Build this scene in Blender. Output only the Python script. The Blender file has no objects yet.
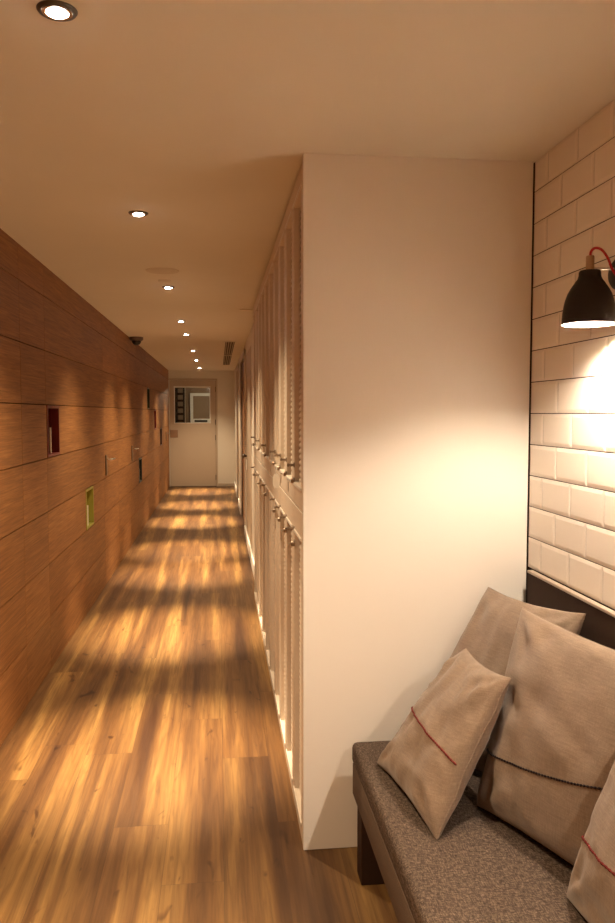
import bpy, bmesh, math, random
from mathutils import Vector, Matrix, noise
random.seed(7)
S = bpy.context.scene
COL = S.collection
PI = math.pi

# ------------------------------------------------------------------ dimensions (metres)
CAM_H = 1.4368; HC = 2.2412
XL = -0.942; XK = 0.2685; XW = 1.015; XF = 0.32
YP = 2.472; YE = 15.265; YB = -2.6; LOCK_END = 5.97; Y_BEYOND = 19.2
ROW = 0.2958

# ------------------------------------------------------------------ helpers
def link(o): COL.objects.link(o); return o

def obj(name, bm, mat, parent=None, smooth=None, recalc=True):
    if recalc: bmesh.ops.recalc_face_normals(bm, faces=bm.faces[:])
    me = bpy.data.meshes.new(name); bm.to_mesh(me); bm.free()
    for m in (mat if isinstance(mat, (list, tuple)) else [mat]): me.materials.append(m)
    if smooth is not None:
        for p in me.polygons: p.use_smooth = True
        me.set_sharp_from_angle(angle=math.radians(smooth))
    o = bpy.data.objects.new(name, me); link(o)
    if parent: o.parent = parent
    return o

def tag(o, label, cat, group=None):
    o['label'] = label; o['category'] = cat
    if group: o['group'] = group
    return o

def thing(name, label, cat, loc=(0, 0, 0), group=None):
    o = bpy.data.objects.new(name, None); link(o); o.location = loc
    o.empty_display_size = 0.05
    return tag(o, label, cat, group)

def struct(name, bm, mat, **k):
    o = obj(name, bm, mat, **k); o['kind'] = 'structure'; return o

def copy_tree(o, parent=None):
    c = o.copy(); COL.objects.link(c)
    if parent: c.parent = parent
    for ch in list(o.children): copy_tree(ch, c)
    return c

def box(bm, x0, x1, y0, y1, z0, z1, bevel=0, seg=1, mi=0):
    r = bmesh.ops.create_cube(bm, size=1.0)
    vs = r['verts']
    for v in vs:
        v.co = Vector(((x0+x1)/2 + v.co.x*(x1-x0), (y0+y1)/2 + v.co.y*(y1-y0), (z0+z1)/2 + v.co.z*(z1-z0)))
    fs = set(f for v in vs for f in v.link_faces)
    for f in fs: f.material_index = mi
    if bevel > 0:
        es = list(set(e for v in vs for e in v.link_edges))
        bmesh.ops.bevel(bm, geom=es, offset=bevel, segments=seg, affect='EDGES', profile=0.5)
    return vs

def lathe(bm, prof, seg=32, at=(0, 0, 0), mi=0, axis='z'):
    """prof: list of (radius, height); radius 0 closes"""
    rings = []
    def P(x, y, z):
        v = {'z': (x, y, z), 'x': (z, x, y), 'y': (y, z, x)}[axis]
        return (v[0]+at[0], v[1]+at[1], v[2]+at[2])
    for r, h in prof:
        if r <= 1e-7: rings.append([bm.verts.new(P(0, 0, h))])
        else: rings.append([bm.verts.new(P(r*math.cos(2*PI*k/seg), r*math.sin(2*PI*k/seg), h)) for k in range(seg)])
    for a, b in zip(rings, rings[1:]):
        for k in range(seg):
            q = (k+1) % seg
            vs = [a[0]] if len(a) == 1 else [a[k], a[q]]
            vs += [b[0]] if len(b) == 1 else [b[q], b[k]]
            if len(vs) >= 3:
                f = bm.faces.new(vs); f.material_index = mi

def tube(bm, pts, r, seg=10, cap=True):
    pts = [Vector(p) for p in pts]; rings = []
    up = None
    for i, p in enumerate(pts):
        t = (pts[min(i+1, len(pts)-1)] - pts[max(i-1, 0)]).normalized()
        if up is None:
            up = Vector((0, 0, 1)) if abs(t.z) < .9 else Vector((1, 0, 0))
        s = t.cross(up).normalized(); up = s.cross(t).normalized()
        rr = r[i] if isinstance(r, (list, tuple)) else r
        rings.append([bm.verts.new(p + s*rr*math.cos(2*PI*k/seg) + up*rr*math.sin(2*PI*k/seg)) for k in range(seg)])
    for a, b in zip(rings, rings[1:]):
        for k in range(seg):
            q = (k+1) % seg; bm.faces.new([a[k], a[q], b[q], b[k]])
    if cap:
        bm.faces.new(rings[0][::-1]); bm.faces.new(rings[-1])

def spline(pts, n=8):
    pts = [Vector(p) for p in pts]; out = []
    for i in range(len(pts)-1):
        p0 = pts[max(i-1, 0)]; p1 = pts[i]; p2 = pts[i+1]; p3 = pts[min(i+2, len(pts)-1)]
        for k in range(n):
            t = k/n
            out.append(.5*((2*p1)+(p2-p0)*t+(2*p0-5*p1+4*p2-p3)*t*t+(3*p1-p0-3*p2+p3)*t**3))
    out.append(pts[-1]); return out

# ------------------------------------------------------------------ materials
class N:
    def __init__(s, name):
        s.m = bpy.data.materials.new(name); s.m.use_nodes = True
        s.t = s.m.node_tree; s.n = s.t.nodes; s.l = s.t.links
        s.b = s.n['Principled BSDF']
    def node(s, typ, ins=None, **props):
        x = s.n.new(typ)
        for k, v in props.items(): setattr(x, k, v)
        for k, v in (ins or {}).items(): s.set(x, k, v)
        return x
    def set(s, x, k, v):
        if isinstance(v, bpy.types.NodeSocket): s.l.new(v, x.inputs[k])
        else: x.inputs[k].default_value = v
    def math(s, op, a, b=0.0, c=0.0):
        x = s.node('ShaderNodeMath', operation=op)
        s.set(x, 0, a); s.set(x, 1, b); s.set(x, 2, c); return x.outputs[0]
    def mix(s, f, a, b, mode='MIX'):
        x = s.node('ShaderNodeMix', data_type='RGBA', blend_type=mode)
        s.set(x, 'Factor', f); s.set(x, 6, a); s.set(x, 7, b); return x.outputs[2]
    def obj(s, scale=(1, 1, 1), loc=(0, 0, 0)):
        tc = s.node('ShaderNodeTexCoord'); mp = s.node('ShaderNodeMapping', {'Scale': scale, 'Location': loc})
        s.l.new(tc.outputs['Object'], mp.inputs['Vector']); return mp.outputs[0]
    def noise(s, vec, scale, detail=3, rough=.5, dist=0.0):
        return s.node('ShaderNodeTexNoise', {'Vector': vec, 'Scale': scale, 'Detail': detail, 'Roughness': rough, 'Distortion': dist}).outputs['Fac']
    def ramp(s, f, stops):
        x = s.node('ShaderNodeValToRGB', {'Fac': f}); e = x.color_ramp.elements
        while len(e) < len(stops): e.new(.5)
        for q, (p, c) in zip(e, stops): q.position = p; q.color = (*c, 1) if len(c) == 3 else c
        return x.outputs[0]
    def bump(s, h, strength=.3, dist=.002):
        x = s.node('ShaderNodeBump', {'Height': h, 'Strength': strength, 'Distance': dist})
        s.l.new(x.outputs[0], s.b.inputs['Normal'])
    def fin(s, color=None, rough=None, metal=None, spec=None):
        if color is not None: s.set(s.b, 'Base Color', color if isinstance(color, bpy.types.NodeSocket) else (*color[:3], 1))
        if rough is not None: s.set(s.b, 'Roughness', rough)
        if metal is not None: s.set(s.b, 'Metallic', metal)
        if spec is not None: s.set(s.b, 'Specular IOR Level', spec)
        return s.m

def simple(name, color, rough=.5, metal=0, spec=.5, var=.06, scale=12, bump=0):
    n = N(name); v = n.obj()
    f = n.noise(v, scale, 3)
    c = n.mix(f, (*[x*(1-var) for x in color], 1), (*[min(1, x*(1+var)) for x in color], 1))
    if bump: n.bump(n.noise(v, scale*20, 2), bump, .001)
    return n.fin(c, rough, metal, spec)

def emitter(name, color, strength):
    n = N(name); n.set(n.b, 'Base Color', (*color, 1)); n.set(n.b, 'Emission Color', (*color, 1)); n.set(n.b, 'Emission Strength', strength)
    return n.m

def m_floor():
    n = N('oak_laminate'); tc = n.node('ShaderNodeTexCoord'); sp = n.node('ShaderNodeSeparateXYZ'); n.l.new(tc.outputs['Object'], sp.inputs[0])
    x, y = sp.outputs[0], sp.outputs[1]
    W, L = .19, 1.29
    cx = n.math('DIVIDE', n.math('ADD', x, 10.062), W); ix = n.math('FLOOR', cx); fx = n.math('SUBTRACT', cx, ix)
    wn = n.node('ShaderNodeTexWhiteNoise', noise_dimensions='1D'); n.set(wn, 'W', ix)
    cy = n.math('ADD', n.math('DIVIDE', n.math('ADD', y, 20), L), n.math('MULTIPLY', wn.outputs['Value'], 7.3)); iy = n.math('FLOOR', cy); fy = n.math('SUBTRACT', cy, iy)
    cmb = n.node('ShaderNodeCombineXYZ'); n.set(cmb, 0, ix); n.set(cmb, 1, iy)
    wn2 = n.node('ShaderNodeTexWhiteNoise', noise_dimensions='2D'); n.l.new(cmb.outputs[0], wn2.inputs['Vector'])
    tone = wn2.outputs['Value']
    # grain coordinates shifted by plank
    sh = n.node('ShaderNodeCombineXYZ'); n.set(sh, 0, n.math('ADD', x, n.math('MULTIPLY', tone, 31.0))); n.set(sh, 1, n.math('ADD', y, n.math('MULTIPLY', tone, 17.0)))
    def stretch(sx, sy):
        mp = n.node('ShaderNodeMapping', {'Scale': (sx, sy, 1)}); n.l.new(sh.outputs[0], mp.inputs['Vector']); return mp.outputs[0]
    g1 = n.noise(stretch(70, 2.6), 1, 5, .62, .6)
    mpw = n.node('ShaderNodeMapping', {'Scale': (8.0, .33, 1)}); n.l.new(tc.outputs['Object'], mpw.inputs['Vector'])
    g2 = n.math('ADD', n.math('MULTIPLY', n.noise(mpw.outputs[0], 1, 2, .5, .3), .7), n.math('MULTIPLY', n.noise(stretch(8.5, .38), 1, 2, .5, .5), .3))
    g3 = n.noise(stretch(24, 1.2), 1, 3, .55, .8)
    kn = n.noise(stretch(16, 5.5), 1, 2, .5, 1.0)
    base = n.ramp(g2, [(.36, (.048, .0185, .006)), (.5, (.145, .070, .022)), (.63, (.32, .184, .059))])
    base = n.mix(n.ramp(g1, [(.40, (0, 0, 0)), (.75, (.62, .62, .62))]), base, (.055, .022, .008, 1))
    base = n.mix(n.math('MULTIPLY', n.math('SMOOTH_MIN', n.math('ABSOLUTE', n.math('SUBTRACT', g3, .5)), .06, .02), 3.5), (.09, .04, .018, 1), base) if False else base
    vein = n.ramp(g3, [(.40, (1, 1, 1)), (.5, (.5, .38, .3)), (.60, (1, 1, 1))])
    base = n.mix(.42, base, vein, 'MULTIPLY')
    knot = n.ramp(kn, [(.255, (.30, .2, .14)), (.335, (1, 1, 1))])
    base = n.mix(.8, base, knot, 'MULTIPLY')
    tn = n.ramp(tone, [(0, (.84, .82, .80)), (1, (1.1, 1.09, 1.07))])
    base = n.mix(1, base, tn, 'MULTIPLY')
    ex = n.math('MULTIPLY', n.math('MINIMUM', fx, n.math('SUBTRACT', 1, fx)), W); ey = n.math('MULTIPLY', n.math('MINIMUM', fy, n.math('SUBTRACT', 1, fy)), L)
    seam = n.math('LESS_THAN', n.math('MINIMUM', ex, ey), .0011)
    base = n.mix(n.math('MULTIPLY', seam, .45), base, (.03, .014, .008, 1))
    n.bump(n.math('SUBTRACT', n.math('MULTIPLY', g1, .5), seam), .18, .0008)
    return n.fin(base, n.math('ADD', .36, n.math('MULTIPLY', g1, .22)), 0, .42)

def m_veneer():
    n = N('oak_veneer'); v = n.obj((1, 1, 1)); at = n.node('ShaderNodeAttribute', attribute_name='tint', attribute_type='GEOMETRY')
    t = at.outputs['Fac']
    sh = n.node('ShaderNodeVectorMath', operation='ADD'); n.l.new(v, sh.inputs[0])
    cm = n.node('ShaderNodeCombineXYZ'); n.set(cm, 1, n.math('MULTIPLY', t, 23)); n.set(cm, 2, n.math('MULTIPLY', t, 11)); n.l.new(cm.outputs[0], sh.inputs[1])
    def stretch(sy, sz):
        mp = n.node('ShaderNodeMapping', {'Scale': (1, sy, sz)}); n.l.new(sh.outputs[0], mp.inputs['Vector']); return mp.outputs[0]
    g1 = n.noise(stretch(3.2, 150), 1, 5, .68, .3)
    g2 = n.noise(stretch(1.3, 26), 1, 4, .6, 1.2)
    c = n.ramp(g2, [(.3, (.255, .108, .034)), (.52, (.335, .148, .047)), (.72, (.41, .195, .066))])
    c = n.mix(n.ramp(g1, [(.38, (0, 0, 0)), (.7, (.8, .8, .8))]), c, (.13, .048, .015, 1))
    c = n.mix(1, c, n.ramp(t, [(0, (.88, .86, .84)), (1, (1.10, 1.10, 1.10))]), 'MULTIPLY')
    n.bump(g1, .12, .0006)
    return n.fin(c, .55, 0, .3)

def m_linen():
    n = N('oatmeal_linen'); v = n.obj()
    mp1 = n.node('ShaderNodeMapping', {'Scale': (60, 60, 900)}); n.l.new(v, mp1.inputs['Vector'])
    mp2 = n.node('ShaderNodeMapping', {'Scale': (900, 900, 60)}); n.l.new(v, mp2.inputs['Vector'])
    a = n.noise(mp1.outputs[0], .5, 2); b = n.noise(mp2.outputs[0], .5, 2); big = n.noise(v, 9, 3)
    w = n.math('MULTIPLY', n.math('ADD', a, b), .5)
    c = n.ramp(w, [(.3, (.150, .100, .065)), (.5, (.205, .141, .094)), (.7, (.268, .190, .130))])
    c = n.mix(n.math('MULTIPLY', big, .25), c, (.24, .15, .09, 1))
    n.bump(w, .35, .0012)
    n.set(n.b, 'Sheen Weight', .25); n.set(n.b, 'Sheen Roughness', .6)
    return n.fin(c, .9, 0, .15)

def m_tweed():
    n = N('grey_brown_tweed'); v = n.obj()
    mp1 = n.node('ShaderNodeMapping', {'Scale': (90, 420, 300)}); n.l.new(v, mp1.inputs['Vector'])
    mp2 = n.node('ShaderNodeMapping', {'Scale': (420, 90, 300)}); n.l.new(v, mp2.inputs['Vector'])
    a = n.noise(mp1.outputs[0], .8, 3, .7); b = n.noise(mp2.outputs[0], .8, 3, .7)
    w = n.math('MULTIPLY', n.math('ADD', a, b), .5)
    c = n.ramp(w, [(.36, (.024, .017, .013)), (.5, (.075, .052, .039)), (.64, (.19, .14, .108))])
    n.bump(w, .5, .0015)
    return n.fin(c, .92, 0, .12)

FLOOR = m_floor(); VENEER = m_veneer(); LINEN = m_linen(); TWEED = m_tweed()
PAINT = simple('cream_ceiling_paint', (.80, .765, .68), .85, 0, .2, .02, 5, .05)
PANELW = simple('white_lacquered_panel', (.84, .79, .72), .42, 0, .45, .012, 4)
LOCKW = simple('cream_lacquer', (.74, .64, .53), .4, 0, .45, .02, 6)
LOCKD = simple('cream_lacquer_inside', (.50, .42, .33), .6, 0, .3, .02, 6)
TILE = simple('glazed_white_tile', (.82, .75, .66), .16, 0, .5, .02, 3)
GROUT = simple('dark_grout', (.035, .022, .016), .9, 0, .1, .1, 60)
DARKB = simple('dark_brown_board', (.040, .020, .013), .7, 0, .12, .12, 30)
APRON = simple('brown_bench_fabric', (.115, .08, .058), .85, 0, .15, .2, 220, .3)
BLACKV = simple('black_wall_backing', (.03, .014, .008), .9, 0, .1)
STEEL = simple('satin_steel', (.62, .58, .52), .3, 1, .5)
CHROME = simple('polished_chrome', (.8, .78, .74), .14, 1, .5)
DARKM = simple('dark_bronze_metal', (.11, .085, .065), .35, .9, .5)
KNOB = simple('brown_nickel', (.30, .235, .18), .38, 1, .5)
BRASS = simple('aged_brass', (.46, .32, .20), .38, 1, .5)
SHADEK = simple('black_lamp_enamel', (.017, .011, .008), .55, 0, .35, .15, 90, .1)
SHADEW = simple('white_lamp_inside', (.9, .88, .84), .5)
REDC = simple('red_braided_flex', (.42, .02, .03), .7, 0, .2, .2, 400)
REDN = simple('dark_red_lacquer', (.14, .016, .012), .35, 0, .4)
CRIM = simple('crimson_lacquer', (.2, .015, .02), .35, 0, .4)
LIME = simple('lime_lacquer', (.30, .27, .045), .35, 0, .4)
DGREEN = simple('bottle_green_lacquer', (.035, .06, .03), .35, 0, .4)
MAROON = simple('maroon_lacquer', (.055, .016, .014), .35, 0, .4)
SLATE = simple('slate_lacquer', (.03, .05, .05), .35, 0, .4)
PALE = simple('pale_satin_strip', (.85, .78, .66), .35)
TRIMR = simple('downlight_rim', (.10, .085, .07), .35, .6)
BLACKP = simple('black_plastic', (.015, .012, .011), .3)
SPKR = simple('beige_speaker_mesh', (.70, .64, .55), .8, 0, .2, .05, 300, .2)
BASEW = simple('white_baseboard', (.88, .86, .81), .4)
DOORB = simple('brown_door_leaf', (.30, .15, .08), .5, 0, .3, .15, 8)
DOORW = simple('cream_door_leaf', (.56, .47, .37), .5, 0, .3, .02, 4)
STRED = simple('dark_red_stitching', (.14, .022, .02), .9, 0, .1, .3, 300)
STBLK = simple('black_stitching', (.018, .012, .012), .9, 0, .1, .3, 300)
VENTD = simple('vent_dark', (.05, .035, .025), .7)
WARM = (1.0, .77, .49)
LENS = emitter('downlight_lens', (1.0, .93, .84), 14)
BULB = emitter('lamp_bulb_glow', (1.0, .83, .64), 980)
def m_glass():
    n = N('clear_glass'); out = n.n['Material Output']
    tr = n.node('ShaderNodeBsdfTransparent', {'Color': (.92, .94, .92, 1)}); gl = n.node('ShaderNodeBsdfGlossy', {'Roughness': .03})
    fr = n.node('ShaderNodeFresnel', {'IOR': 1.35}); mx = n.node('ShaderNodeMixShader')
    n.l.new(fr.outputs[0], mx.inputs[0]); n.l.new(tr.outputs[0], mx.inputs[1]); n.l.new(gl.outputs[0], mx.inputs[2]); n.l.new(mx.outputs[0], out.inputs[0])
    return n.m
GLASS = m_glass()

# ------------------------------------------------------------------ the setting
b = bmesh.new(); box(b, XL-.1, 1.12, YB-.1, Y_BEYOND, -.1, 0); struct('floor', b, FLOOR)
b = bmesh.new(); box(b, XL-.1, 1.12, YB-.1, Y_BEYOND, HC, HC+.1); struct('ceiling', b, PAINT)

# wood panelled left wall: rows of veneer boards with open joints, holes where the niches sit
NICHES = [  # y0, row, material, colour word
    (4.463, 4, REDN), (5.690, 2, LIME), (9.45, 2, SLATE), (10.66, 5, DGREEN), (11.76, 4, CRIM), (12.92, 3, MAROON)]
NW = .335
b = bmesh.new(); tints = []
vert = [YB, -1.3, .2, 1.45, 2.7, 3.91, 4.452, 6.62, 7.55, 8.63, 9.28, 10.5, 11.6, 12.75, 13.9, YE]
def board(y0, y1, z0, z1, t):
    n0 = len(b.faces)
    box(b, XL-.018, XL, y0, y1, z0, z1)
    tints.extend([t]*(len(b.faces)-n0))
row_top = lambda r: min((r+1)*ROW, HC)
for r in range(8):
    z0 = r*ROW + (.0025 if r else 0); z1 = row_top(r) - (.0025 if r < 7 else 0)
    holes = [(y, y+NW) for y, rr, m in NICHES if rr == r]
    for a, c in zip(vert, vert[1:]):
        t = random.random()
        segs = [(a+.0012, c-.0012)]
        for h0, h1 in holes:
            ns = []
            for s0, s1 in segs:
                if h1 <= s0 or h0 >= s1: ns.append((s0, s1)); continue
                if h0 > s0: ns.append((s0, h0))
                if h1 < s1: ns.append((h1, s1))
            segs = ns
        for s0, s1 in segs:
            if s1-s0 > .004: board(s0, s1, z0, z1, t)
bk0 = len(b.faces)
# backing strips behind the joints, also pierced by the niches
cuts = sorted(set([YB, Y_BEYOND] + [y for y, r, m in NICHES] + [y+NW for y, r, m in NICHES]))
for a, c in zip(cuts, cuts[1:]):
    hit = [r for y, r, m in NICHES if y-1e-6 <= a and c <= y+NW+1e-6]
    zs = [(0, HC)] if not hit else [(0, hit[0]*ROW), ((hit[0]+1)*ROW, HC)]
    for z0, z1 in zs: box(b, XL-.1, XL-.019, a, c, z0, z1, mi=1)
tints.extend([.5]*(len(b.faces)-bk0))
wl = struct('wall_left', b, [VENEER, BLACKV])
at = wl.data.attributes.new('tint', 'FLOAT', 'FACE')
for i, t in enumerate(tints): at.data[i].value = t

# tiled right wall: bevelled brick tiles on dark grout
b = bmesh.new()
box(b, XW+.004, XW+.1, YB, LOCK_END, 0, HC, mi=1)
TH, TL = .1015, .2015; ZJ = 2.144; Y0 = 2.3701
def tile(y0, y1, z0, z1):
    if y1-y0 < .012: return
    e = .011; xb = XW+.005; xf = XW-.0003; xm = XW+.0018
    ring = lambda x, d: [b.verts.new((x, y0+d, z0+d)), b.verts.new((x, y1-d, z0+d)), b.verts.new((x, y1-d, z1-d)), b.verts.new((x, y0+d, z1-d))]
    d = min(e, (y1-y0)*.3)
    A, B_, C_ = ring(xb, 0), ring(xm, .0), ring(xf, d)
    for p, q in ((A, B_), (B_, C_)):
        for k in range(4): b.faces.new([p[k], p[(k+1) % 4], q[(k+1) % 4], q[k]])
    b.faces.new(C_)
for i in range(13):
    z1 = min(ZJ + TH - i*TH, HC) - .0014; z0 = ZJ - i*TH + .0014
    off = 0 if i % 2 == 0 else TL/2
    y = Y0 - off + TL
    while y > YB:
        ya, yb = max(y-TL, YB)+.0012, min(y, YP-.0015)-.0012
        if yb > ya: tile(ya, yb, z0, z1)
        y -= TL
struct('wall_right', b, [TILE, GROUT], recalc=True)

b = bmesh.new(); box(b, XK, XW-.003, YP, YP+.02, .002, HC-.001); struct('wall_partition', b, PANELW)
b = bmesh.new(); box(b, XK+.03, XW, YP+.021, YP+.03, 0, HC-.001); struct('wall_partition_backing', b, BLACKV)
b = bmesh.new(); box(b, XL-.1, 1.12, YB-.1, YB, 0, HC); struct('wall_back', b, PAINT)

# corridor right wall beyond the lockers, with two door recesses
b = bmesh.new()
D1 = (9.35, 10.95); D2 = (12.3, 13.2)
for a, c in ((LOCK_END, D1[0]), (D1[1], D2[0]), (D2[1], YE)): box(b, XF, XF+.12, a, c, 0, HC)
for D in (D1, D2): box(b, XF, XF+.12, D[0], D[1], 2.12, HC); box(b, XF+.11, XF+.12, D[0], D[1], 0, 2.12)
struct('wall_corridor_right', b, PAINT)
for i, D in enumerate((D1, D2)):
    b = bmesh.new(); box(b, XF+.012, XF+.075, D[0]+.01, D[1]-.01, .005, 2.11)
    for k in (0, 1): box(b, XF+.008, XF+.0125, D[0]+.15, D[1]-.15, .2+k*1.0, 1.05+k*.95)
    struct('door_%d' % (i+2), b, DOORB)
    b = bmesh.new()
    for y in (D[0]-.07, D[1]): box(b, XF-.016, XF+.02, y, y+.07, 0, 2.19, .003)
    box(b, XF-.016, XF+.02, D[0]-.07, D[1]+.07, 2.12, 2.19, .003)
    struct('trim_%d' % (i+1), b, LOCKW)
b = bmesh.new(); box(b, XF-.004, XF+.0, 7.62, 8.95, .01, 2.08, .001); struct('door_4', b, DOORW)
b = bmesh.new()
for a, c in ((LOCK_END, D1[0]-.07), (D1[1]+.07, D2[0]-.07), (D2[1]+.07, YE)): box(b, XF-.022, XF-.0045, a, c, 0, .10, .003)
struct('baseboard_right', b, BASEW)

# end wall with the windowed door
DX0, DX1, DZ = -.935, -.045, 2.055; WX0, WX1, WZ0, WZ1 = -.835, -.155, 1.235, 1.925
b = bmesh.new()
box(b, DX1, XF, YE, YE+.12, 0, HC); box(b, XL, DX1, YE, YE+.12, DZ, HC); box(b, XL-.02, DX0, YE, YE+.12, 0, DZ)
box(b, XF+.0, 1.12, YE, YE+.12, 0, HC)
struct('wall_end', b, PAINT)
b = bmesh.new()
g = .006
y0, y1 = YE+.012, YE+.055
box(b, DX0+g, WX0, y0, y1, .01, DZ-g); box(b, WX1, DX1-g, y0, y1, .01, DZ-g)
box(b, WX0, WX1, y0, y1, .01, WZ0); box(b, WX0, WX1, y0, y1, WZ1, DZ-g)
d1 = struct('door_1', b, DOORW)
b = bmesh.new()
box(b, WX0-.012, WX1+.012, YE-.002, y1+.004, WZ1-.012, WZ1+.016, .002); box(b, WX0-.012, WX1+.012, YE+.004, y1+.004, WZ0-.01, WZ0+.004, .001)
for x in (WX0, WX1): box(b, x-.006, x+.006, YE+.004, y1+.004, WZ0, WZ1, .001)
w = obj('window_frame', b, BASEW, d1)
b = bmesh.new(); box(b, WX0, WX1, YE+.03, YE+.036, WZ0, WZ1); obj('pane', b, GLASS, d1)
b = bmesh.new(); box(b, -.925, -.775, YE+.004, YE+.0125, .955, 1.10, .004); lathe(b, [(0, -.055), (.014, -.055), (.017, -.04), (.010, -.02), (.012, 0)], 16, (-.905, YE+.0, 1.09), axis='y')
obj('push_plate', b, simple('brown_plate', (.36, .22, .14), .45), d1)
for z in (.18, .95, 1.25, 1.88):
    b = bmesh.new(); lathe(b, [(0, -.05), (.010, -.05), (.010, .05), (0, .05)], 12, (DX1-.003, YE+.004, z)); obj('hinge', b, DARKM, d1)
b = bmesh.new()
box(b, DX1, DX1+.03, YE-.014, YE-.0005, 0, DZ+.03, .002); box(b, XL+.002, DX1+.03, YE-.014, YE-.0005, DZ, DZ+.03, .002)
struct('trim_3', b, DOORW)
b = bmesh.new(); box(b, DX1+.032, XF-.016, YE-.012, YE-.0005, 0, .06, .003); struct('baseboard_end', b, DOORW)

# room beyond the end door
b = bmesh.new(); box(b, XL-.1, 1.12, Y_BEYOND-.1, Y_BEYOND, 0, HC); struct('wall_beyond', b, simple('brown_beige_paint', (.26, .17, .11), .8))
b = bmesh.new(); box(b, 1.02, 1.12, YE+.12, Y_BEYOND, 0, HC); struct('wall_beyond_right', b, PAINT)
t = thing('glazed_door', 'pale framed glazed door seen through the window of the end door', 'door', (0, Y_BEYOND-.11, 0))
b = bmesh.new(); fx0, fx1 = -.67, -.14
for x in (fx0, fx1-.07): box(b, x, x+.07, -.05, 0, 0, 1.90, .004)
for z in (1.83, .0): box(b, fx0+.07, fx1-.07, -.05, 0, z, z+.07, .004)
box(b, fx0+.07, fx1-.07, -.05, 0, 1.10, 1.285, .004)
obj('door_frame', b, BASEW, t)
b = bmesh.new(); box(b, fx0+.07, fx1-.07, -.03, -.022, 1.285, 1.83); obj('pane', b, simple('frosted_pane', (.30, .21, .14), .25), t)
b = bmesh.new(); box(b, fx0+.10, fx1-.12, -.062, -.051, 1.205, 1.255, .01); obj('push_bar', b, BLACKP, t)
t = thing('storage_rack', 'dark ladder rack with rungs at the left behind the door window', 'rack', (-.88, 16.6, 0))
b = bmesh.new()
for x in (0, .15): box(b, x, x+.03, 0, .03, 0, 2.1)
obj('post', b, BLACKP, t)
for k in range(14):
    b = bmesh.new(); box(b, .03, .15, .002, .028, .12+k*.14, .165+k*.14); obj('rung', b, DARKB, t)
b = bmesh.new(); box(b, -.695, -.675, 16.6, 16.62, 0, HC-.001); tag(obj('slim_post', b, PALE), 'slim pale upright beside the dark rack behind the door window', 'post')

# ------------------------------------------------------------------ ceiling things
def spot(x, y, e, size=62, blend=1.0, col=WARM):
    l = bpy.data.lights.new('downlight_beam', 'SPOT'); l.energy = e; l.color = col; l.spot_size = math.radians(size); l.spot_blend = blend; l.shadow_soft_size = .025
    o = bpy.data.objects.new('downlight_beam', l); link(o); o.location = (x, y, HC-.022); return o
DL = [(-.315, 1.668), (-.315, 3.277), (-.313, 5.159), (-.32, 7.046), (-.32, 8.2), (-.32, 10.362), (-.325, 12.224), (-.33, 14.3)]
proto = thing('recessed_downlight', '', 'ceiling light', (0, 0, HC), 'recessed corridor downlights')
b = bmesh.new(); lathe(b, [(.030, .0), (.030, -.004), (.033, -.006), (.037, -.005), (.040, -.001), (.040, 0)], 40); obj('rim', b, TRIMR, proto, 40)
b = bmesh.new(); lathe(b, [(.0295, -.002), (.0225, -.003), (.0225, -.006), (.0295, -.006)], 40); obj('reflector', b, CHROME, proto, 40)
b = bmesh.new(); lathe(b, [(0, -.012), (.011, -.0112), (.018, -.009), (.022, -.005), (.022, -.001)], 32); obj('lens', b, LENS, proto, 60)
DLLAB = ['largest recessed downlight at the top left of the ceiling, nearest of the row',
         'second nearest recessed downlight, on the empty ceiling before the speaker disc',
         'recessed downlight just beyond the round ceiling speaker',
         'fourth recessed downlight along the corridor, near one beyond the dark dome camera side',
         'fifth recessed downlight, close behind the fourth in the ceiling row',
         'sixth recessed downlight, beside the middle of the long ceiling vent',
         'seventh recessed downlight, next to last before the end door',
         'farthest and smallest recessed downlight, right above the end door']
DLLAB[3] = 'fourth recessed downlight counted from the nearest, before the dark dome camera'
for i, (x, y) in enumerate(DL):
    o = proto if i == 0 else copy_tree(proto)
    o.location = (x, y, HC); o['label'] = DLLAB[i]
    spot(x, y, 205 if i else 75, 41); spot(x, y, 25, 108, 1.0)
SE = 105
for y in (.05, -1.5):  # unseen wide downlights, added behind the camera to light the end panel
    o = copy_tree(proto); o.location = (-.315, y, HC); o['label'] = 'unseen recessed downlight added behind the viewpoint to light the end panel'; spot(-.315, y, SE, 100)
b = bmesh.new(); lathe(b, [(0, -.006), (.085, -.006), (.092, -.004), (.095, 0)], 48, (-.31, 4.57, HC)); tag(obj('ceiling_speaker', b, SPKR, smooth=30), 'round flat beige speaker disc flush in the corridor ceiling', 'speaker')
b = bmesh.new(); lathe(b, [(0, -.016), (.018, -.016), (.036, -.010), (.042, 0)], 32, (-.32, 4.90, HC)); tag(obj('smoke_detector', b, PAINT, smooth=40), 'small pale detector disc on the ceiling beside the speaker disc', 'smoke detector')
t = thing('dome_camera', 'dark dome security camera on the ceiling edge by the wood wall', 'security camera', (-.865, 8.6, HC))
b = bmesh.new(); lathe(b, [(0, 0), (.072, 0), (.074, -.022), (.062, -.038), (0, -.038)], 32); obj('housing', b, simple('brown_grey_housing', (.16, .11, .085), .4), t, 40)
b = bmesh.new(); lathe(b, [(.050, -.0385), (.048, -.055), (.036, -.074), (.018, -.084), (0, -.087)], 32); obj('dome', b, BLACKP, t, 60)
t = thing('ceiling_vent', 'long slotted air vent in the corridor ceiling near the right wall', 'vent', (.14, 11.2, HC))
b = bmesh.new()
L2 = 2.25
for x in (-.066, .054): box(b, x, x+.012, -L2, L2, -.006, 0, .001)
for y in (-L2, -.03, L2-.06): box(b, -.054, .054, y, y+.06, -.006, 0, .001)
obj('vent_frame', b, PAINT, t)
b = bmesh.new(); box(b, -.054, .054, -L2+.06, L2-.06, -.0015, 0); obj('slot_backing', b, VENTD, t)
b = bmesh.new()
for k in range(4):
    x = -.045+k*.027; box(b, x, x+.009, -L2+.06, L2-.06, -.005, -.002)
obj('vent_blades', b, LOCKD, t)
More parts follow.
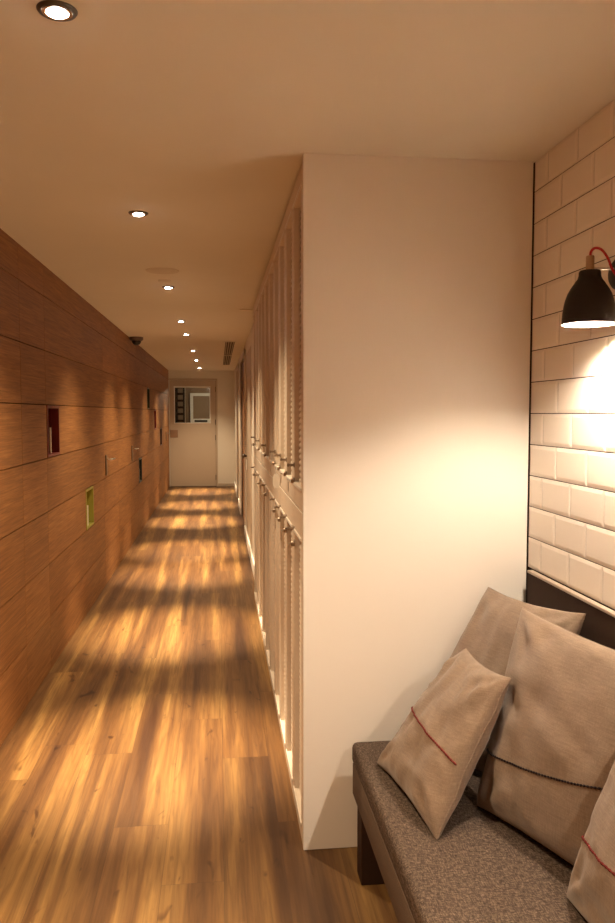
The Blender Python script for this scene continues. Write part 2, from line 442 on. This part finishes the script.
b = bmesh.new(); box(b, .17, .29, 6.19, 6.27, HC-.006, HC, .002); tag(obj('ceiling_light_streak', b, PALE), 'short pale strip standing in for a streak of light on the ceiling where the lockers end', 'strip')  # added strip, its pale colour stands for a streak of light

# ------------------------------------------------------------------ left wall things
NLAB = ['dark red square niche, nearest in the wood wall', 'lime green square niche low in the wood wall',
        'dark slate square niche low in the wood wall, beyond the lime one', 'bottle green square niche, highest in the wood wall',
        'crimson square niche far along the wood wall at eye level', 'dark maroon square niche, farthest in the wood wall']
for (y, r, m), lab in zip(NICHES, NLAB):
    t = thing('wall_niche', lab, 'wall niche', (XL, y+NW/2, (r+.5)*ROW), 'coloured niches in the wood wall')
    h, w2, fl, dp = ROW/2-.003, NW/2-.003, .016, .052
    b = bmesh.new()
    for s in (-1, 1):
        a, c = sorted((s*(w2-fl), s*w2)); box(b, -dp, .004, a, c, -h, h, .0015)
        a, c = sorted((s*(h-fl), s*h)); box(b, -dp, .004, -w2+fl, w2-fl, a, c, .0015)
    obj('niche_frame', b, m, t)
    b = bmesh.new(); box(b, -dp-.004, -dp, -w2, w2, -h, h); obj('back_panel', b, m, t)
    b = bmesh.new(); box(b, -.016, -.008, -w2+.14, -w2+.150, -h+fl, .02, .001); obj('vertical_strip', b, PALE, t)

def lever(y, z, lab):
    t = thing('lever_handle', lab, 'door handle', (XL, y, z), 'lever handles on the wood wall')
    b = bmesh.new(); box(b, 0, .012, -.022, .022, -.125, .045, .004, 2); obj('backplate', b, KNOB, t)
    b = bmesh.new(); tube(b, spline([(.008, 0, .01), (.035, 0, .01), (.052, .012, .01), (.056, .04, .01), (.056, .13, .008)], 6), .0085, 12); obj('lever', b, CHROME, t, 50)
lever(6.70, 1.035, 'nearest steel lever handle on the wood wall, above the lime niche')
lever(8.70, 1.03, 'second steel lever handle on the wood wall, before the slate niche')
lever(14.35, 1.05, 'farthest tiny steel lever handle on the wood wall, beside the end door')
t = thing('door_knob', 'small dark knob with pale plate on the cream corridor door', 'door handle', (XF-.004, 8.80, .95))
b = bmesh.new(); lathe(b, [(0, -.05), (.024, -.05), (.028, -.036), (.012, -.02), (.012, 0)], 20, axis='x'); obj('knob', b, DARKM, t, 40)
b = bmesh.new(); box(b, -.008, 0, -.03, .03, -.16, -.04, .006, 2); obj('plate', b, BASEW, t)

# ------------------------------------------------------------------ lockers
def slat_mesh(y0, y1, z0, z1):
    m = bmesh.new(); pitch = .0205; k = int((z1-z0)/pitch); p = (z1-z0)/k
    for i in range(k):
        z = z0+i*p
        prof = [(.016, z+.001), (.016, z+.008), (.026, z+p+.002), (.026, z+p-.003)]
        A = [m.verts.new((x, y0, zz)) for x, zz in prof]; B_ = [m.verts.new((x, y1, zz)) for x, zz in prof]
        for q in range(4): m.faces.new([A[q], A[(q+1) % 4], B_[(q+1) % 4], B_[q]])
        m.faces.new(A[::-1]); m.faces.new(B_)
    return m
Z = dict(lo0=.048, lo1=1.108, up0=1.114, up1=2.212)
def door_part(root, tier, y0, y1, hw, hy):
    z0, z1 = (Z['lo0'], Z['lo1']) if tier == 'lo' else (Z['up0'], Z['up1'])
    p0, p1 = (.064, 1.012) if tier == 'lo' else (1.19, 2.15)
    st = .045; m = bmesh.new(); a, c = y0+.0015, y1-.0015
    for q in (a, c-st): box(m, 0, .022, q, q+st, z0, z1, .0015)
    for q0, q1 in ((z0, p0), (p1, z1)): box(m, 0, .022, a+st, c-st, q0, q1, .0015)
    # small bead round the louvres, its highlight put in as a whiter colour
    for q0, q1 in ((p0-.012, p0), (p1, p1+.012)): box(m, -.004, 0, a+st-.02, c-st+.02, q0, q1, .0015, mi=1)
    d = obj('door', m, [LOCKW, BASEW], root)
    obj('louvre_panel', slat_mesh(a+st, c-st, p0, p1), LOCKW, d)
    if hw:
        zb, zl = (1.022, .968) if tier == 'lo' else (1.25, 1.195)
        m = bmesh.new(); lathe(m, [(0, -.027), (.0055, -.026), (.0062, -.021), (.0045, -.018), (.0045, -.004), (.009, -.003), (.009, 0)], 14, (0, hy, zb), axis='x'); obj('peg_handle', m, KNOB, d, 40)
        m = bmesh.new(); lathe(m, [(0, -.013), (.008, -.013), (.0105, -.008), (.0105, 0)], 16, (0, hy, zl), axis='x'); obj('lock', m, KNOB, d, 40)
        m = bmesh.new(); tube(m, [(-.017, hy, zl), (-.024, hy, zl)], .003, 8); box(m, -.0235, -.0215, hy-.008, hy+.008, zl-.040, zl-.004, .0008); obj('key', m, STEEL, d)
def locker(y0, width, ndoors, lab, tagplate=False):
    root = thing('locker', lab, 'locker', (XK, y0, 0), 'tall louvred lockers')
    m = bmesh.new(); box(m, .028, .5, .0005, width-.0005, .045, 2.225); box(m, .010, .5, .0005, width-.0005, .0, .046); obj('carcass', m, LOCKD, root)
    m = bmesh.new(); box(m, .001, .010, 0, width, 0, .045, .001); obj('plinth', m, LOCKW, root)
    m = bmesh.new(); box(m, .001, .023, 0, width, 2.2135, 2.226, .001); obj('top_rail', m, LOCKW, root)
    dw = width/ndoors
    for k in range(ndoors):
        hw = k == ndoors-1
        for tier in ('up', 'lo'): door_part(root, tier, k*dw, (k+1)*dw, hw, (k+1)*dw-.05)
    if tagplate:
        d = [c for c in root.children if c.name.startswith('door')][0]
        m = bmesh.new(); hy, zc = width-.05-.008, 1.138
        A = [m.verts.new((-.019+.0155*math.cos(a), hy-.002, zc+.033*math.copysign(abs(math.sin(a))**.75, math.sin(a)))) for a in [2*PI*k/32 for k in range(32)]]
        f = m.faces.new(A); e = bmesh.ops.extrude_face_region(m, geom=[f])
        for v in e['geom']:
            if isinstance(v, bmesh.types.BMVert): v.co.y += .004
        tube(m, spline([(-.019, hy, zc+.030), (-.022, hy, zc+.042), (-.017, hy+.004, zc+.055)], 4), .0012, 6)
        obj('oval_key_tag', m, BASEW, d)
    return root
y = YP+.031
LLAB = ['narrow cream louvred locker, nearest, against the white end panel', 'narrow cream louvred locker, second from the white end panel',
        'narrow cream louvred locker, third from the white end panel, with a pale oval key tag', 'narrow cream louvred locker, fourth from the white end panel']
for k in range(4):
    locker(y, .318, 1, LLAB[k], k == 2); y += .318
wd = (LOCK_END-y)/3
for lab in ('double-door cream louvred locker, first beyond the narrow ones', 'double-door cream louvred locker, second beyond the narrow ones', 'double-door cream louvred locker, farthest, where the row ends'):
    locker(y, wd, 2, lab); y += wd
b = bmesh.new(); box(b, XK+.51, XK+.52, YP+.031, LOCK_END, 0, HC-.001); struct('wall_locker_back', b, PAINT)

# ------------------------------------------------------------------ bench
XB = .420; YB1 = 2.415; YB0 = .35; SEAT = .388
t = thing('bench', 'long low bench with grey tweed seat and dark board back under the tiled wall', 'bench', (XB, YB1, 0))
def bx(*a, **k):
    m = bmesh.new(); box(m, a[0]-XB, a[1]-XB, a[2]-YB1, a[3]-YB1, a[4], a[5], **k); return m
m = bx(XB-.004, .992, YB0, YB1, .319, SEAT, bevel=.018, seg=4); obj('seat_cushion', m, TWEED, t, 60)
m = bx(XB, XB+.03, YB0, YB1-.002, .214, .3185, bevel=.004, seg=2); obj('front_rail', m, APRON, t, 40)
m = bx(XB+.031, .98, YB0, YB1-.002, .25, .3185); obj('seat_base', m, DARKB, t)
for yy in (2.262, 1.05):
    m = bx(XB+.002, .97, yy, yy+.074, .0, .249, bevel=.002)
    # notch behind the front rail is hidden; keep slab legs just below the rail
    for v in m.verts:
        if v.co.z > .2 and v.co.x < .05: v.co.z = .2135
    obj('leg', m, DARKB, t)
m = bx(.994, XW-.0045, YB0, YB1, .24, .918, bevel=.002); obj('backrest_board', m, DARKB, t)
m = bx(.992, XW-.0045, YB0, YB1, .9185, .9268, bevel=.001); obj('top_edging', m, simple('pale_edging', (.45, .36, .28), .5), t)

# ------------------------------------------------------------------ cushions
def pillow(name, lab, BL, BR, TR, TL, thick, seed, pinch=.07, stripe=None, smat=None, bulge_sign=1, sag=0.0, flat=.38, wr=.006, back=.5):
    BL, BR, TR, TL = map(Vector, (BL, BR, TR, TL))
    nrm = ((BR-BL).cross(TL-BL)).normalized()
    if nrm.x > 0: nrm = -nrm            # front faces the corridor
    org = (BL+BR)/2; NN = 44
    def pt(u, v, side):
        uu = u*(1-pinch*(1-v*v)); vv = v*(1-pinch*(1-u*u))
        a, c = (uu+1)/2, (vv+1)/2
        p = BL*(1-a)*(1-c)+BR*a*(1-c)+TR*a*c+TL*(1-a)*c
        e = max(0, (1-u*u)*(1-v*v))
        vs = v + sag*(1-v*v)
        h = thick*.5*(max(0, (1-u*u)*(1-vs*vs))**flat)
        q = Vector((u*1.6+seed, v*1.6, side*.7))
        w = noise.fractal(q*1.3, 1.0, 2.0, 3)*wr*1.4 + noise.noise(Vector((u*5+seed, v*2.2+u*2, 3)))*wr
        # creases running in from the corners
        r = math.hypot(1-abs(u), 1-abs(v)); ang = math.atan2(1-abs(v), 1-abs(u)+1e-6)
        w += math.cos(ang*9+seed)*.006*math.exp(-((r-.35)/.28)**2)
        w += .0045*(1-2*abs(noise.noise(Vector((u*1.3+v*2.6+seed, v*.9-u*.6, seed)))))**3*(1 if side > 0 else .5)
        w *= min(1, e*5)
        p = p + nrm*side*(h+w)*(1 if side > 0 else back)
        ed = noise.noise(Vector((u*3+seed, v*3, 9)))*.006*(1-min(1, e*6))
        p += nrm*ed
        if p.z < SEAT+.002: p.z = SEAT+.002
        return p
    m = bmesh.new(); G = {}
    cs = [math.sin(-PI/2 + PI*i/NN) for i in range(NN+1)]
    for side in (1, -1):
        for i in range(NN+1):
            for j in range(NN+1):
                edge = i in (0, NN) or j in (0, NN)
                if edge and side == -1: G[side, i, j] = G[1, i, j]
                else: G[side, i, j] = m.verts.new(pt(cs[i], cs[j], side if not edge else 0)-org)
        for i in range(NN):
            for j in range(NN): 
                f = [G[side, i, j], G[side, i+1, j], G[side, i+1, j+1], G[side, i, j+1]]
                m.faces.new(f if side == 1 else f[::-1])
    t = thing(name, lab, 'cushion', org, 'linen cushions on the bench')
    o = obj('cover', m, LINEN, t, 75)
    if stripe is not None:
        m = bmesh.new(); pts = []
        K = 110
        for k in range(K+1):
            u = -.985+1.95*k/K
            sv = stripe(u) if callable(stripe) else stripe
            pts.append(pt(u, sv, 1)-org+nrm*.0012)
        if smat is STBLK:
            for k in range(0, K-1, 2): tube(m, [pts[k], (pts[k]+pts[k+1])/2+nrm*.0022, pts[k+1]+Vector((0, 0, .0012))], [.0022, .0032, .0018], 6)
            tube(m, pts, .0011, 6)
        else: tube(m, pts, [.0024+.0008*math.sin(k*2.1) for k in range(K+1)], 6)
        obj('stitched_stripe', m, smat, t, 60)
        # sewn seam line just under the stripe
    m = bmesh.new(); ring = []
    for k in range(40): ring.append((-1+k/20, -1))
    for k in range(40): ring.append((1, -1+k/20))
    for k in range(40): ring.append((1-k/20, 1))
    for k in range(41): ring.append((-1, 1-k/20))
    tube(m, [pt(u*.999, v*.999, 0)-org for u, v in ring], .0016, 6, cap=False); obj('edge_seam', m, LINEN, t, 60)
    return t
pillow('linen_cushion', 'plain linen cushion behind the others, in the corner against the white panel',
       (.565, 2.375, .39), (.85, 1.99, .384), (.962, 1.945, .905), (.866, 2.42, .872), .11, 1.3, .06)
pillow('linen_cushion', 'small front linen cushion with a thin dark red stripe, leaning at the bench end',
       (.467, 2.244, .386), (.526, 1.812, .386), (.742, 1.90, .755), (.722, 2.205, .742), .135, 4.1, .07, lambda u: -.05-.07*(u+1), STRED, back=.85)
pillow('linen_cushion', 'large central linen cushion with a black stitched stripe',
       (.68, 1.965, .39), (.875, 1.475, .39), (.972, 1.53, .885), (.832, 2.055, .898), .15, 8.7, .045, lambda u: -.44+.20*(u+1)-.10*(1-u*u), STBLK, sag=.12)
pillow('linen_cushion', 'linen cushion with a dark red stripe cut off at the right edge of the photo',
       (.742, 1.555, .392), (.79, 1.09, .392), (.93, 1.10, .78), (.876, 1.545, .755), .15, 12.2, .03, -.25, STRED, back=.15)

# ------------------------------------------------------------------ wall lamp
LX, LY, LZ = .900, 1.838, 1.651
def wall_lamp(y, lab):
    t = thing('wall_lamp', lab, 'lamp', (XW-.003, y, LZ+.14), 'black bell wall lamps above the bench')
    ox, oz = LX-(XW-.003), -.14
    m = bmesh.new()
    LS = .945
    outer = [(.0645, 0), (.0642, .012), (.063, .029), (.0605, .048), (.0575, .062), (.052, .079), (.045, .092), (.036, .106), (.029, .116), (.0265, .124), (.0262, .133), (.024, .137), (0, .137)]
    inner = [(0, .128), (.022, .126), (.024, .114), (.033, .104), (.042, .090), (.0495, .077), (.055, .061), (.0605, .03), (.0625, .012), (.063, .0)]
    sc = lambda p: [(q[0]*.985, q[1]*LS) for q in p]
    lathe(m, sc(outer), 48, (ox, 0, oz))
    o = obj('shade', m, SHADEK, t, 35)
    m = bmesh.new(); lathe(m, sc(inner+[(.0645, 0)]), 48, (ox, 0, oz)); obj('shade_lining', m, SHADEW, t, 35)
    m = bmesh.new(); lathe(m, [(0, .1300), (.0100, .1300), (.0100, .162), (.009, .165), (0, .165)], 24, (ox, 0, oz)); obj('cap', m, BRASS, t, 35)
    m = bmesh.new(); tube(m, [(ox+.0095, 0, oz+.135), (-.020, 0, oz+.135)], .0034, 12); obj('arm', m, STEEL, t, 40)
    m = bmesh.new(); lathe(m, [(0, -.052), (.030, -.050), (.038, -.043), (.042, -.03), (.043, 0), (0, 0)], 36, (0, 0, oz+.124), axis='x'); obj('wall_mount', m, SHADEK, t, 40)
    m = bmesh.new(); tube(m, spline([(ox, 0, oz+.163), (ox+.002, 0, oz+.176), (ox+.010, -.005, oz+.183), (ox+.022, -.014, oz+.177), (ox+.034, -.022, oz+.156), (ox+.042, -.026, oz+.132), (ox+.054, -.030, oz+.112), (ox+.070, -.024, oz+.098), (-.028, -.012, oz+.100)], 8), .0030, 10); obj('flex', m, REDC, t, 60)
    m = bmesh.new(); bmesh.ops.create_icosphere(m, subdivisions=2, radius=.0145, matrix=Matrix.Translation((ox, 0, oz+.034))); obj('bulb', m, BULB, t, 60)
    m = bmesh.new(); lathe(m, [(0, .053), (.011, .053), (.013, .06), (.013, .127), (0, .127)], 20, (ox, 0, oz)); obj('lamp_holder', m, SHADEW, t, 40)
wall_lamp(LY, 'black bell-shaped wall lamp with red flex on the white tiles')
wall_lamp(.62, 'second black bell wall lamp on the tiles, nearer and out of the photo')

# light of the room behind the end door
l = bpy.data.lights.new('far_room_lamp', 'POINT'); l.energy = 6; l.color = (1, .78, .55); l.shadow_soft_size = .06
o = bpy.data.objects.new('far_room_lamp', l); link(o); o.location = (.35, 17.4, 2.1)

# ------------------------------------------------------------------ world, camera, view
W = bpy.data.worlds.new('World'); S.world = W; W.use_nodes = True
W.node_tree.nodes['Background'].inputs[0].default_value = (1, .75, .5, 1); W.node_tree.nodes['Background'].inputs[1].default_value = .01
cam = bpy.data.cameras.new('camera'); co = bpy.data.objects.new('camera', cam); link(co)
F = 782.83
cam.sensor_fit = 'VERTICAL'; cam.sensor_height = 36; cam.lens = F/923*36; cam.clip_start = .02
co.location = (0, 0, CAM_H); co.rotation_euler = (PI/2-.0626, 0, -.1133)
S.camera = co
S.view_settings.view_transform = 'Standard'; S.view_settings.look = 'None'; S.view_settings.gamma = 1; S.view_settings.use_curve_mapping = False
S.view_settings.exposure = 2.42
